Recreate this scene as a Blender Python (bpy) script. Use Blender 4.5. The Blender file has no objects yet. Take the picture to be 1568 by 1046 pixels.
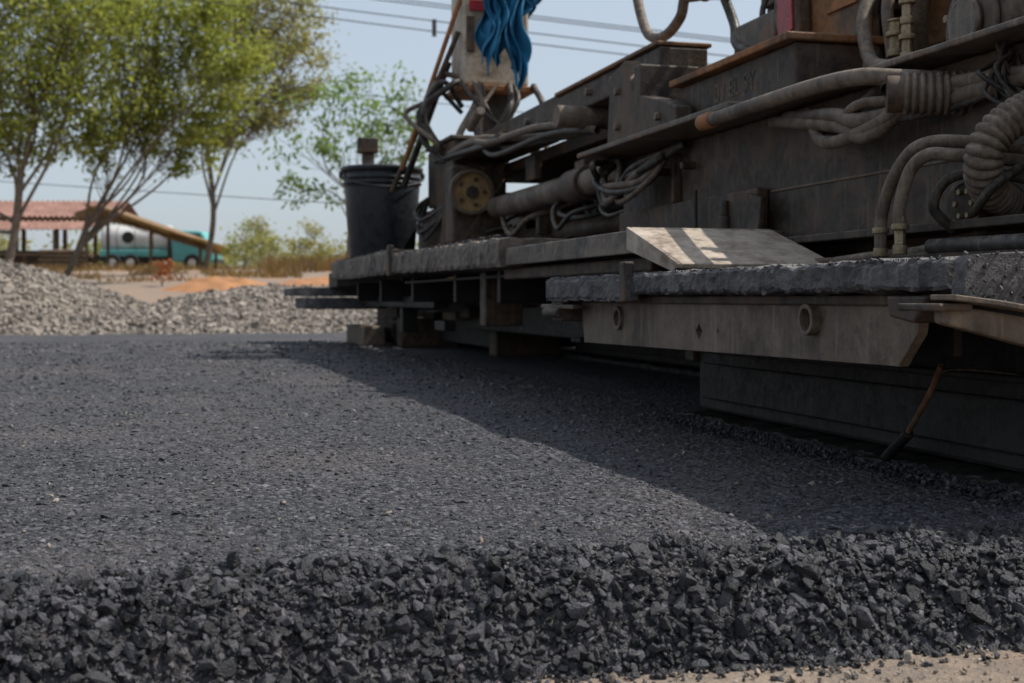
import bpy, bmesh, math, random
import numpy as np
from mathutils import Vector, Matrix, noise

random.seed(7); rng = np.random.default_rng(7)
TH = math.radians(15)          # the road / paver frame is turned 15 deg from the view axis
S = bpy.context.scene
COL = S.collection

# ------------------------------------------------------------------ materials
def ramp(nt, src, stops):
    r = nt.nodes.new('ShaderNodeValToRGB')
    e = r.color_ramp.elements
    while len(e) < len(stops): e.new(0.5)
    for i, (p, c) in enumerate(stops):
        e[i].position = p
        e[i].color = (c, c, c, 1) if not hasattr(c, '__len__') else (*c, 1)
    nt.links.new(src, r.inputs[0]); return r.outputs[0]
def noi(nt, co, scale, detail=5, rough=.6, dist=0.):
    n = nt.nodes.new('ShaderNodeTexNoise'); n.inputs['Scale'].default_value = scale
    n.inputs['Detail'].default_value = min(detail, 4); n.inputs['Roughness'].default_value = rough
    n.inputs['Distortion'].default_value = dist
    nt.links.new(co, n.inputs['Vector']); return n.outputs['Fac']
def mixc(nt, f, a, b, mode='MIX'):
    m = nt.nodes.new('ShaderNodeMix'); m.data_type = 'RGBA'; m.blend_type = mode
    for s, v in ((m.inputs[0], f), (m.inputs[6], a), (m.inputs[7], b)):
        if isinstance(v, (int, float)): s.default_value = v
        elif isinstance(v, tuple): s.default_value = (*v, 1)
        else: nt.links.new(v, s)
    return m.outputs[2]
def mth(nt, op, a, b=0.):
    m = nt.nodes.new('ShaderNodeMath'); m.operation = op
    for s, v in ((m.inputs[0], a), (m.inputs[1], b)):
        if isinstance(v, (int, float)): s.default_value = v
        else: nt.links.new(v, s)
    return m.outputs[0]
def base_mat(name):
    m = bpy.data.materials.new(name); m.use_nodes = True
    nt = m.node_tree; b = nt.nodes['Principled BSDF']
    tc = nt.nodes.new('ShaderNodeTexCoord')
    return m, nt, b, tc.outputs['Object']
def bump(nt, b, h, strength=.5, dist=.002):
    bp = nt.nodes.new('ShaderNodeBump'); bp.inputs['Strength'].default_value = strength
    bp.inputs['Distance'].default_value = dist
    nt.links.new(h, bp.inputs['Height']); nt.links.new(bp.outputs[0], b.inputs['Normal'])

def grime(name, c1, c2, dust=(.17, .15, .125), s=14, rough=.6, metal=0., dustamt=.7, bd=.0015, stain=None, stain_lo=.6):
    m, nt, b, co = base_mat(name)
    n1 = noi(nt, co, s, 4, .65); n2 = noi(nt, co, s*5, 4, .75)
    c = mixc(nt, ramp(nt, n1, [(.42, 0.), (.58, 1.)]), c1, c2)
    if stain:
        n3 = noi(nt, co, s*.35, 4, .7, .5)
        c = mixc(nt, ramp(nt, n3, [(stain_lo-.08, 0.), (stain_lo+.04, 1.)]), c, stain)
    c = mixc(nt, ramp(nt, n2, [(.35, .6), (.55, 0.)]), c, tuple(x*.3 for x in c1))
    g = nt.nodes.new('ShaderNodeNewGeometry'); sp = nt.nodes.new('ShaderNodeSeparateXYZ')
    nt.links.new(g.outputs['Normal'], sp.inputs[0])
    up = ramp(nt, sp.outputs[2], [(.05, .26), (.8, 1.)])
    df = mth(nt, 'MULTIPLY', up, ramp(nt, noi(nt, co, s*1.7, 4, .75, .3), [(.42, 0.), (.62, dustamt)]))
    c = mixc(nt, df, c, dust)
    mp = nt.nodes.new('ShaderNodeMapping'); mp.inputs['Scale'].default_value = (90, 90, 7)
    nt.links.new(co, mp.inputs[0])
    st = noi(nt, mp.outputs[0], 1., 2, .5)
    c = mixc(nt, ramp(nt, st, [(.58, 0.), (.72, .3)]), c, tuple(min(1, x*1.2) for x in dust))
    nt.links.new(c, b.inputs['Base Color'])
    nt.links.new(ramp(nt, n2, [(.3, rough-.15), (.7, min(1, rough+.2))]), b.inputs['Roughness'])
    b.inputs['Metallic'].default_value = metal
    b.inputs['Specular IOR Level'].default_value = .35
    bump(nt, b, mth(nt, 'ADD', n2, n1), .8, bd)
    return m

M = {}
M['dark'] = grime('dark_steel', (.028, .021, .017), (.052, .038, .028), dust=(.16, .118, .085), stain=(.10, .057, .032), stain_lo=.56)
M['black'] = grime('black_steel', (.010, .009, .008), (.019, .016, .014), dust=(.05, .038, .03), dustamt=.4)
M['brown'] = grime('dusty_brown_steel', (.115, .084, .061), (.165, .125, .092), dust=(.25, .2, .15), stain=(.065, .047, .036), stain_lo=.55)
M['rust'] = grime('rusty_steel', (.17, .08, .035), (.10, .055, .032), dust=(.27, .18, .11), stain=(.32, .13, .045), stain_lo=.5, rough=.75)
M['rustdark'] = grime('rust_stained_panel', (.075, .048, .032), (.15, .085, .047), dust=(.24, .16, .10), stain=(.24, .11, .042), stain_lo=.48, rough=.65)
M['grey'] = grime('grey_steel', (.085, .072, .06), (.135, .115, .095), dust=(.26, .215, .17), stain=(.14, .08, .045), stain_lo=.53)
M['tarboard'] = grime('tar_coated_board', (.045, .043, .046), (.105, .098, .098), dust=(.2, .18, .17), s=25, bd=.004)
M['plank'] = grime('worn_plank', (.13, .10, .077), (.195, .155, .122), dust=(.27, .225, .18), s=18, bd=.003, stain=(.055, .047, .042), stain_lo=.53)
M['flap'] = grime('worn_plate', (.29, .23, .175), (.40, .335, .265), dust=(.5, .42, .34), s=16, bd=.001, stain=(.17, .12, .085), stain_lo=.57)
M['cream'] = grime('cream_paint', (.5, .43, .34), (.42, .35, .26), dust=(.45, .36, .27), stain=(.2, .12, .07), rough=.5)
M['yellow'] = grime('faded_yellow', (.38, .24, .09), (.27, .16, .065), dust=(.34, .25, .16), stain=(.14, .085, .05))
M['rubber'] = grime('hose_rubber', (.020, .018, .016), (.042, .035, .029), dust=(.17, .14, .11), s=30, rough=.5, bd=.0006)
M['rubberdust'] = grime('dusty_hose', (.095, .070, .051), (.15, .116, .086), dust=(.28, .225, .17), s=30, rough=.65, bd=.0008)
M['fitting'] = grime('hose_fitting', (.24, .18, .10), (.36, .28, .17), dust=(.27, .23, .18), s=60, rough=.4, metal=.6)
M['chrome'] = grime('oily_cylinder', (.08, .062, .048), (.13, .10, .075), dust=(.24, .18, .14), rough=.28, metal=.6)
M['red'] = grime('red_reflector', (.36, .02, .03), (.26, .02, .03), dust=(.25, .1, .09), s=30, rough=.3)
M['plastic'] = grime('black_plastic', (.018, .021, .025), (.023, .026, .03), dust=(.07, .07, .07), s=7, rough=.38, dustamt=.3, bd=.0003)
M['orange'] = grime('orange_rod', (.42, .15, .045), (.25, .10, .04), dust=(.3, .2, .1), s=20)
M['letters'] = grime('worn_lettering', (.17, .12, .065), (.035, .026, .02), s=60, dustamt=.3)
M['green'] = grime('green_valve', (.02, .28, .14), (.02, .2, .1), s=40)

m, nt, b, co = base_mat('blue_cloth')
n = noi(nt, co, 9, 5); w = noi(nt, co, 300, 2)
nt.links.new(mixc(nt, ramp(nt, n, [(.35, 0.), (.65, 1.)]), (.008, .10, .21), (.016, .17, .32)), b.inputs['Base Color'])
b.inputs['Roughness'].default_value = .85; bump(nt, b, w, .3, .001); M['cloth'] = m

def tinted(name, dark, light, rough=.85, bs=400, bd=.0006, spec=.5, big=None):
    m, nt, b, co = base_mat(name)
    at = nt.nodes.new('ShaderNodeAttribute'); at.attribute_name = 'tint'
    c = mixc(nt, at.outputs['Fac'], dark, light)
    nz = noi(nt, co, bs, 3, .7)
    c = mixc(nt, ramp(nt, nz, [(.35, .6), (.6, 0.)]), c, tuple(x*.35 for x in dark))
    if big: c = mixc(nt, ramp(nt, noi(nt, co, 3.2, 4, .65), [(.5, 0.), (.68, .5)]), c, big)
    nt.links.new(c, b.inputs['Base Color'])
    b.inputs['Roughness'].default_value = rough
    b.inputs['Specular IOR Level'].default_value = spec
    bump(nt, b, nz, 1., bd); return m
M['aggr'] = tinted('bitumen_stone', (.017, .017, .020), (.175, .168, .185), .42, 480, .0022, .42)
M['aggrtop'] = tinted('bitumen_stone_surface', (.022, .022, .026), (.215, .208, .228), .5, 420, .0014, .35, big=(.13, .108, .098))
M['peb'] = tinted('pale_pebble', (.22, .17, .13), (.5, .44, .37), .85, 300)
M['gravel'] = tinted('gravel_stone', (.10, .085, .07), (.42, .365, .31), .9, 40, .004)

m, nt, b, co = base_mat('fresh_asphalt')
vo = nt.nodes.new('ShaderNodeTexVoronoi'); vo.inputs['Scale'].default_value = 115; vo.inputs['Randomness'].default_value = 1
nt.links.new(co, vo.inputs['Vector'])
vo2 = nt.nodes.new('ShaderNodeTexVoronoi'); vo2.inputs['Scale'].default_value = 45
nt.links.new(co, vo2.inputs['Vector'])
big = noi(nt, co, 1.7, 4, .62); mid = noi(nt, co, 7, 4, .7); fin = noi(nt, co, 80, 4, .8)
sepc = nt.nodes.new('ShaderNodeSeparateColor'); nt.links.new(vo.outputs['Color'], sepc.inputs[0])
c = mixc(nt, ramp(nt, sepc.outputs[0], [(.1, 0.), (1., 1.)]), (.026, .026, .030), (.14, .136, .148))
c = mixc(nt, ramp(nt, vo.outputs['Distance'], [(.4, 0.), (.75, .75)]), c, (.010, .010, .011))
c = mixc(nt, ramp(nt, big, [(.46, 0.), (.64, .5)]), c, (.135, .11, .10))
c = mixc(nt, ramp(nt, mid, [(.52, 0.), (.68, .6)]), c, (.030, .030, .034))
c = mixc(nt, ramp(nt, fin, [(.60, 0.), (.68, .75)]), c, (.26, .25, .26))
nt.links.new(c, b.inputs['Base Color']); b.inputs['Roughness'].default_value = .6; b.inputs['Specular IOR Level'].default_value = .3
h = mth(nt, 'SUBTRACT', mth(nt, 'MULTIPLY', fin, 1.2), mth(nt, 'ADD', vo.outputs['Distance'], mth(nt, 'MULTIPLY', vo2.outputs['Distance'], .8)))
bump(nt, b, h, 1., .010); M['asphalt'] = m

m, nt, b, co = base_mat('sandy_ground')
a1 = noi(nt, co, .25, 4, .6); a2 = noi(nt, co, 25, 4, .7); a3 = noi(nt, co, 220, 4, .7)
c = mixc(nt, ramp(nt, a1, [(.4, 0.), (.62, 1.)]), (.25, .20, .155), (.30, .17, .10))
c = mixc(nt, ramp(nt, a2, [(.35, .75), (.6, 0.)]), c, (.13, .11, .092))
c = mixc(nt, ramp(nt, a3, [(.55, 0.), (.7, .7)]), c, (.40, .35, .295))
nt.links.new(c, b.inputs['Base Color']); b.inputs['Roughness'].default_value = .95
bump(nt, b, mth(nt, 'ADD', a2, mth(nt, 'MULTIPLY', a3, .5)), 1., .008); M['ground'] = m

m, nt, b, co = base_mat('gravel_bed')
a2 = noi(nt, co, 6, 4, .75)
c = mixc(nt, ramp(nt, a2, [(.4, 0.), (.6, 1.)]), (.10, .083, .066), (.26, .22, .18))
nt.links.new(c, b.inputs['Base Color']); b.inputs['Roughness'].default_value = .95
bump(nt, b, a2, 1., .04); M['gravelbed'] = m

def simple(name, c1, c2, s=5, rough=.8, bd=.01):
    m, nt, b, co = base_mat(name)
    n = noi(nt, co, s, 4, .7)
    nt.links.new(mixc(nt, ramp(nt, n, [(.35, 0.), (.65, 1.)]), c1, c2), b.inputs['Base Color'])
    b.inputs['Roughness'].default_value = rough; bump(nt, b, n, .6, bd); return m
M['orangesoil'] = simple('orange_soil', (.40, .19, .08), (.28, .14, .07), 3, .95, .05)
M['bark'] = simple('bark', (.09, .068, .05), (.19, .155, .12), 9, .95, .02)
M['roofred'] = simple('rusty_roof_sheet', (.15, .07, .05), (.28, .155, .12), 1.6, .8)
M['thatch'] = simple('thatch', (.25, .155, .08), (.14, .085, .045), 6, .95, .05)
M['timber'] = simple('timber', (.10, .065, .04), (.17, .115, .07), 4, .9)
M['wall'] = simple('plaster', (.38, .33, .28), (.27, .24, .2), 2, .9)
M['vanwhite'] = simple('white_paint', (.70, .69, .67), (.5, .48, .45), 1.5, .4, .001)
M['vanteal'] = simple('teal_paint', (.11, .44, .42), (.12, .36, .35), 2, .4, .001)
M['glass'] = simple('dark_glass', (.02, .025, .03), (.03, .035, .04), 2, .08, .0001)
M['tyre'] = simple('tyre', (.02, .02, .02), (.04, .038, .035), 8, .85)
M['wire'] = simple('cable_sheath', (.03, .03, .035), (.05, .05, .05), 2, .6)

def leafmat(name, dark, light, trans=.45):
    m = bpy.data.materials.new(name); m.use_nodes = True; nt = m.node_tree
    nt.nodes.clear(); out = nt.nodes.new('ShaderNodeOutputMaterial')
    at = nt.nodes.new('ShaderNodeAttribute'); at.attribute_name = 'tint'
    c = mixc(nt, at.outputs['Fac'], dark, light)
    d = nt.nodes.new('ShaderNodeBsdfDiffuse'); t = nt.nodes.new('ShaderNodeBsdfTranslucent')
    nt.links.new(c, d.inputs[0]); nt.links.new(mixc(nt, .5, c, (light[0]*1.2, light[1]*1.2, light[2]*.6)), t.inputs[0])
    mx = nt.nodes.new('ShaderNodeMixShader'); mx.inputs[0].default_value = trans
    nt.links.new(d.outputs[0], mx.inputs[1]); nt.links.new(t.outputs[0], mx.inputs[2])
    nt.links.new(mx.outputs[0], out.inputs[0]); return m
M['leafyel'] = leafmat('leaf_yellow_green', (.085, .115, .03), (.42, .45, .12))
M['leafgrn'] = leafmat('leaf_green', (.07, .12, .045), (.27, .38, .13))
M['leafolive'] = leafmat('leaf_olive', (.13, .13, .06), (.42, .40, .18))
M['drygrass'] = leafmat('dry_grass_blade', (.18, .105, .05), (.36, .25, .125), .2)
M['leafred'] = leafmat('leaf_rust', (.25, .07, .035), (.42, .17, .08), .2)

# ------------------------------------------------------------------ geometry helpers
def obj_from(name, verts, faces, mat, parent=None, smooth=False, rotz=0.):
    me = bpy.data.meshes.new(name); me.from_pydata([tuple(v) for v in verts], [], faces); me.update()
    if mat: me.materials.append(mat)
    me.polygons.foreach_set('use_smooth', [bool(smooth)]*len(me.polygons))
    o = bpy.data.objects.new(name, me); COL.objects.link(o)
    if parent: o.parent = parent
    o.rotation_euler[2] = rotz
    return o
def np_mesh(name, V, F, mat, parent=None, rotz=0., tint=None, smooth=False):
    me = bpy.data.meshes.new(name); k = F.shape[1]
    me.vertices.add(len(V)); me.vertices.foreach_set('co', V.astype(np.float32).ravel())
    me.loops.add(F.size); me.loops.foreach_set('vertex_index', F.astype(np.int32).ravel())
    me.polygons.add(len(F)); me.polygons.foreach_set('loop_start', np.arange(0, F.size, k, dtype=np.int32))
    me.polygons.foreach_set('loop_total', np.full(len(F), k, dtype=np.int32))
    me.update(calc_edges=True); me.validate()
    me.polygons.foreach_set('use_smooth', np.full(len(me.polygons), bool(smooth)))
    if tint is not None:
        a = me.attributes.new('tint', 'FLOAT', 'POINT'); a.data.foreach_set('value', tint.astype(np.float32))
    me.materials.append(mat)
    o = bpy.data.objects.new(name, me); COL.objects.link(o)
    if parent: o.parent = parent
    o.rotation_euler[2] = rotz
    return o
def empty(name, rotz=0., loc=(0, 0, 0)):
    o = bpy.data.objects.new(name, None); COL.objects.link(o); o.rotation_euler[2] = rotz; o.location = loc
    o.empty_display_size = .1; return o
def bev(o, w, seg=2):
    if w > 0:
        md = o.modifiers.new('bevel', 'BEVEL'); md.width = w; md.segments = seg; md.limit_method = 'ANGLE'
    return o
BF = [(0, 3, 2, 1), (4, 5, 6, 7), (0, 1, 5, 4), (1, 2, 6, 5), (2, 3, 7, 6), (3, 0, 4, 7)]
def box(name, u, v, z, mat, parent=None, b=.004, rot=None):
    c = Vector(((u[0]+u[1])/2, (v[0]+v[1])/2, (z[0]+z[1])/2))
    h = Vector((abs(u[1]-u[0])/2, abs(v[1]-v[0])/2, abs(z[1]-z[0])/2))
    vs = [(-h.x, -h.y, -h.z), (h.x, -h.y, -h.z), (h.x, h.y, -h.z), (-h.x, h.y, -h.z),
          (-h.x, -h.y, h.z), (h.x, -h.y, h.z), (h.x, h.y, h.z), (-h.x, h.y, h.z)]
    o = obj_from(name, vs, BF, M[mat], parent); o.location = c
    if rot: o.rotation_euler = [math.radians(a) for a in rot]
    return bev(o, min(b, min(h)*.6))
def prism(name, poly, axis, lo, hi, mat, parent=None, b=.004):
    n = len(poly); vs = []
    for t in (lo, hi):
        for p in poly:
            vs.append({0: (t, p[0], p[1]), 1: (p[0], t, p[1]), 2: (p[0], p[1], t)}[axis])
    fs = [tuple(range(n)), tuple(range(2*n-1, n-1, -1))] + [(i, i+n, (i+1) % n+n, (i+1) % n) for i in range(n)]
    o = obj_from(name, vs, fs, M[mat], parent)
    bm = bmesh.new(); bm.from_mesh(o.data); bmesh.ops.recalc_face_normals(bm, faces=bm.faces); bm.to_mesh(o.data); bm.free()
    return bev(o, b)
def cyl(name, p0, p1, r, mat, parent=None, seg=24, b=.002, r1=None, smooth=True):
    p0, p1 = Vector(p0), Vector(p1); d = (p1-p0); L = d.length
    bm = bmesh.new(); bmesh.ops.create_cone(bm, cap_ends=True, segments=seg, radius1=r, radius2=r if r1 is None else r1, depth=L)
    bmesh.ops.transform(bm, matrix=Matrix.Translation((p0+p1)/2) @ d.to_track_quat('Z', 'Y').to_matrix().to_4x4(), verts=bm.verts)
    me = bpy.data.meshes.new(name); bm.to_mesh(me); bm.free(); me.materials.append(M[mat])
    for p in me.polygons: p.use_smooth = smooth and len(p.vertices) == 4 and seg > 8
    o = bpy.data.objects.new(name, me); COL.objects.link(o)
    if parent: o.parent = parent
    return bev(o, b)
def catmull(P, res):
    P = np.array(P, float); Q = np.vstack([2*P[0]-P[1], P, 2*P[-1]-P[-2]]); out = []
    for i in range(1, len(Q)-2):
        t = np.linspace(0, 1, res, endpoint=False)[:, None]
        a, b_, c, d = Q[i-1], Q[i], Q[i+1], Q[i+2]
        out.append(.5*((2*b_)+(-a+c)*t+(2*a-5*b_+4*c-d)*t**2+(-a+3*b_-3*c+d)*t**3))
    out.append(P[-1][None]); return np.vstack(out)
def sweep(name, pts, r, mat, parent=None, seg=10, res=10, rf=None, smooth=True):
    C = catmull(pts, res); n = len(C)
    T = np.gradient(C, axis=0); T /= np.linalg.norm(T, axis=1)[:, None]+1e-9
    N = np.cross(T[0], [0.13, 0.2, 1.]); N /= np.linalg.norm(N); V = []
    ang = np.linspace(0, 2*math.pi, seg, endpoint=False)
    s = np.concatenate([[0], np.cumsum(np.linalg.norm(np.diff(C, axis=0), axis=1))])
    for i in range(n):
        N = N-T[i]*np.dot(N, T[i]); N /= np.linalg.norm(N)+1e-9; B = np.cross(T[i], N)
        rr = rf(s[i], s[-1]) if rf else r
        V.append(C[i]+rr*(np.cos(ang)[:, None]*N+np.sin(ang)[:, None]*B))
    V = np.vstack(V); i = np.arange(n-1)[:, None]*seg; j = np.arange(seg)[None]; j2 = (j+1) % seg
    F = np.stack([i+j, i+j2, i+seg+j2, i+seg+j], -1).reshape(-1, 4)
    return np_mesh(name, V, F, M[mat], parent, smooth=smooth)
def rough_board(name, u, v, z, mat, parent, amp=.006, rot=None, dens=70, chip=1.):
    o = box(name, u, v, z, mat, parent, b=0, rot=rot)
    bm = bmesh.new(); bm.from_mesh(o.data)
    L = abs(v[1]-v[0])
    ey = [e for e in bm.edges if abs(e.verts[0].co.y-e.verts[1].co.y) > L*.9]
    bmesh.ops.subdivide_edges(bm, edges=ey, cuts=int(L*dens), use_grid_fill=True)
    ex = [e for e in bm.edges if abs(e.verts[0].co.x-e.verts[1].co.x) > abs(u[1]-u[0])*.9]
    bmesh.ops.subdivide_edges(bm, edges=ex, cuts=8, use_grid_fill=True)
    ez = [e for e in bm.edges if abs(e.verts[0].co.z-e.verts[1].co.z) > abs(z[1]-z[0])*.9]
    bmesh.ops.subdivide_edges(bm, edges=ez, cuts=5, use_grid_fill=True)
    off = Vector((len(name)*1.3, 3.1, 1.7)); hx, hz = abs(u[1]-u[0])/2, abs(z[1]-z[0])/2
    for w in bm.verts:
        q = w.co*22+off; q2 = w.co*85+off
        d = Vector(noise.turbulence_vector(q, 2, False))*amp*.6+Vector(noise.noise_vector(q2))*amp*.6*chip
        w.co += Vector((d.x*.75, 0, d.z))
        if abs(w.co.x) > hx*.97 and abs(w.co.z) > hz*.8: w.co.x -= math.copysign(.003, w.co.x); w.co.z -= math.copysign(.002, w.co.z)
    for f in bm.faces: f.smooth = False
    bm.to_mesh(o.data); bm.free()
    return o

LIB = []   # crushed-stone shapes with knocked-off corners
for k in range(16):
    bm = bmesh.new(); r = np.random.default_rng(100+k)
    P = r.normal(size=(16, 3)); P /= np.linalg.norm(P, axis=1)[:, None]; P *= r.uniform(.8, 1.08, (16, 1)); P *= [1.14, r.uniform(.68, .95), r.uniform(.52, .82)]
    for p in P: bm.verts.new(p)
    bmesh.ops.convex_hull(bm, input=bm.verts)
    bmesh.ops.triangulate(bm, faces=bm.faces); loose = [v for v in bm.verts if not v.link_faces]
    bmesh.ops.delete(bm, geom=loose, context='VERTS'); bmesh.ops.recalc_face_normals(bm, faces=bm.faces)
    bm.verts.index_update()
    LIB.append((np.array([v.co[:] for v in bm.verts]), np.array([[v.index for v in f.verts] for f in bm.faces]))); bm.free()
def scatter(name, P, size, mat, parent=None, rotz=0., flat=1., tint=None):
    n = len(P); kind = rng.integers(0, len(LIB), n); Vs, Fs, Ts = [], [], []; off = 0
    if tint is None: tint = rng.beta(.8, 2.8, n)
    for k, (V, F) in enumerate(LIB):
        idx = np.where(kind == k)[0]
        if not len(idx): continue
        q = rng.normal(size=(len(idx), 4)); q /= np.linalg.norm(q, axis=1)[:, None]
        w, x, y, z = q.T
        R = np.stack([1-2*(y*y+z*z), 2*(x*y-z*w), 2*(x*z+y*w), 2*(x*y+z*w), 1-2*(x*x+z*z), 2*(y*z-x*w), 2*(x*z-y*w), 2*(y*z+x*w), 1-2*(x*x+y*y)], -1).reshape(-1, 3, 3)
        W = np.einsum('nij,vj->nvi', R, V)*size[idx][:, None, None]
        W[:, :, 2] *= flat; W += P[idx][:, None, :]
        nv = len(V); Vs.append(W.reshape(-1, 3))
        Fs.append((F[None]+(off+np.arange(len(idx))*nv)[:, None, None]).reshape(-1, 3)); off += nv*len(idx)
        Ts.append(np.repeat(tint[idx], nv))
    return np_mesh(name, np.vstack(Vs), np.vstack(Fs), M[mat], parent, rotz, tint=np.concatenate(Ts))

# ------------------------------------------------------------------ terrain
def gz(x, y):
    t = min(max((y-14)/46, 0), 1); base = -.078+1.6*(t*t*(3-2*t)*.5+t*.5)
    if y < 14: base += .004*noise.noise(Vector((x*6, y*6, 0)))
    else: base += .12*noise.noise(Vector((x*.25, y*.25, 0)))*min(1, (y-14)/10)
    return base
def gridF(ny, nx):
    i = np.arange(ny-1)[:, None]*nx; j = np.arange(nx-1)[None]
    return np.stack([i+j, i+j+1, i+nx+j+1, i+nx+j], -1).reshape(-1, 4)
xs = np.concatenate([-np.geomspace(900, 3, 60), np.arange(-2.9, 2.95, .1), np.geomspace(3, 900, 60)])
ys = np.concatenate([-np.geomspace(300, 2, 18), np.arange(-1.8, 3, .1), np.geomspace(3.1, 1500, 110)])
V = np.array([(x, y, gz(x, y)) for y in ys for x in xs])
np_mesh('ground', V, gridF(len(ys), len(xs)), M['ground'], smooth=True)

def edge_off(u): return .012*noise.noise(Vector((u*2.3, 1, 0)))+.013*noise.noise(Vector((u*9, 4, 0)))+.007*noise.noise(Vector((u*30, 7, 0)))
VE0, VE1 = .935, 1.012
def mat_z(u, v):
    e = edge_off(u); t = (v-e-VE0)/(VE1-VE0)
    s = 0. if t <= 0 else (1. if t >= 1.25 else 1-(1-min(t/1.25, 1))**1.8)
    z = -.084+.084*s
    z += (.0035*noise.noise(Vector((u*5, v*5, 2)))+.0024*noise.noise(Vector((u*22, v*22, 5))))*s
    if t < 1.3: z += .008*noise.noise(Vector((u*45, v*45, 9)))*min(1, max(t, 0)*2)
    return z
us = np.concatenate([np.arange(-9, -1.2, .12), np.arange(-1.2, 2.0, .012), np.arange(2.0, 10, .16)])
vs = np.concatenate([np.arange(.86, 1.16, .008), np.arange(1.16, 2.2, .03), np.geomspace(2.2, 8.3, 60), [8.4, 8.5]])
V = []
for v in vs:
    for u in us:
        z = mat_z(u, v)
        if v > 8.25: z = -.04 if v < 8.45 else -.09
        V.append((u, v, z))
road = np_mesh('asphalt_road', np.array(V), gridF(len(vs), len(us)), M['asphalt'], rotz=TH, smooth=True)

n = 27000; u = rng.uniform(-.95, 1.75, n); t = rng.beta(1.0, 1.1, n)*1.35-.04
v = VE0+t*(VE1-VE0)+np.array([edge_off(a) for a in u])
sz = np.clip(rng.lognormal(math.log(.0029), .46, n), .0012, .0078); big_ = rng.random(n) < .10; sz[big_] *= 1.55
P = np.array([(a, b_, mat_z(a, b_)) for a, b_ in zip(u, v)]); P[:, 2] += sz*rng.uniform(-.2, 1.15, n)*np.where(t > .8, .55, 1.)
scatter('edge_stones', P, sz, 'aggr', road)
n = 900; u = rng.uniform(-.6, 1.5, n); v = VE0+.004-rng.exponential(.014, n)+np.array([edge_off(a) for a in u])
sz = rng.uniform(.0015, .0045, n); P = np.stack([u, v, -.078+sz*.4], -1)
scatter('crumbs', P, sz, 'aggr', road)
n = 125000; q = rng.random(n); vv = .995+5.6*q**2.6
u = rng.uniform(-.75, 1.2, n)*(.45+.42*vv)+.10
sz = np.clip(rng.lognormal(math.log(.0021), .42, n), .0009, .0055)*(1+.42*(vv-1))
hide = (u > .95) & (vv > 1.2)
P = np.array([(a, b_, mat_z(a, b_)) for a, b_ in zip(u, vv)])
near = np.clip((1.10-vv)/.12, 0, 1)
P[:, 2] += sz*(rng.uniform(-.45, .12, n)/(1+.12*(vv-1))+near*.3)
P, sz = P[~hide], sz[~hide]
scatter('surface_stones', P, sz, 'aggrtop', road, flat=.65)
n = 260; vv = 1.0+rng.random(n)**1.3*4; u = rng.uniform(-.7, .8, n)*(.4+.4*vv)
sz = np.clip(rng.lognormal(math.log(.0021), .4, n), .0012, .0045)
P = np.array([(a, b_, mat_z(a, b_)) for a, b_ in zip(u, vv)]); P[:, 2] += sz*.5
scatter('stray_pebbles', P, sz, 'peb', road)
n = 5000; u = rng.uniform(-.4, 1.5, n); vv = rng.uniform(.55, .96, n)
sz = np.clip(rng.lognormal(math.log(.0015), .5, n), .0007, .006)
scatter('pebbles', np.stack([u, vv, -.0765+sz*.3], -1), sz, 'peb', None, TH)

def pile_z(x, y):
    def ss(t): t = min(max(t, 0), 1); return t*t*(3-2*t)
    front = ss((y-(8.75+.05*x))/2.6); back = 1-ss((y-12.8)/3)
    a = .73*front*back*(1-ss((x+5.3)/2.4))*(.92+.08*math.sin(x*1.3))
    a = max(a, .36*ss((y-8.9)/5.0)*(1-ss((y-14.5)/3))*(1-ss((x+1.2)/1.6))*ss((x+4.6)/2.0))
    a = max(a, .16*ss((y-8.7)/3)*(1-ss((y-13)/3)))
    return -.12+.06*front+a+.07*noise.noise(Vector((x*1.2, y*1.2, 0)))*front
xs = np.arange(-10, 1.6, .08); ys = np.arange(8.0, 17, .08)
V = np.array([(x, y, pile_z(x, y)) for y in ys for x in xs])
gp = np_mesh('gravel_pile', V, gridF(len(ys), len(xs)), M['gravelbed'], smooth=True)
n = 30000; x = rng.uniform(-6.8, .6, n); y = 8.55+rng.random(n)**1.3*6
sz = np.clip(rng.lognormal(math.log(.017), .45, n), .007, .045)
P = np.array([(a, b_, pile_z(a, b_)) for a, b_ in zip(x, y)]); P[:, 2] += sz*.3
scatter('gravel_stones', P, sz, 'gravel', gp, tint=rng.beta(1.8, 1.8, n))

def mound(name, cx, cy, rx, ry, h, mat):
    V = []; nn = 40
    for a in range(nn+1):
        for b_ in range(nn+1):
            x = (a/nn*2-1); y = (b_/nn*2-1); r = math.hypot(x, y)
            z = h*max(0, 1-r*r)**1.2*(1+.35*noise.noise(Vector((x*4, y*4, cx))))
            V.append((cx+x*rx, cy+y*ry, gz(cx+x*rx, cy+y*ry)-.04+z))
    i = np.arange(nn)[:, None]*(nn+1); j = np.arange(nn)[None]
    F = np.stack([i+j, i+nn+1+j, i+nn+2+j, i+j+1], -1).reshape(-1, 4)
    return np_mesh(name, np.array(V), F, M[mat], smooth=True)
mound('dirt_mound', -6.9, 31, 1.6, 1.2, .32, 'orangesoil')
mound('dirt_mound', -4.6, 33, 1.9, 1.2, .25, 'orangesoil')

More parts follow.
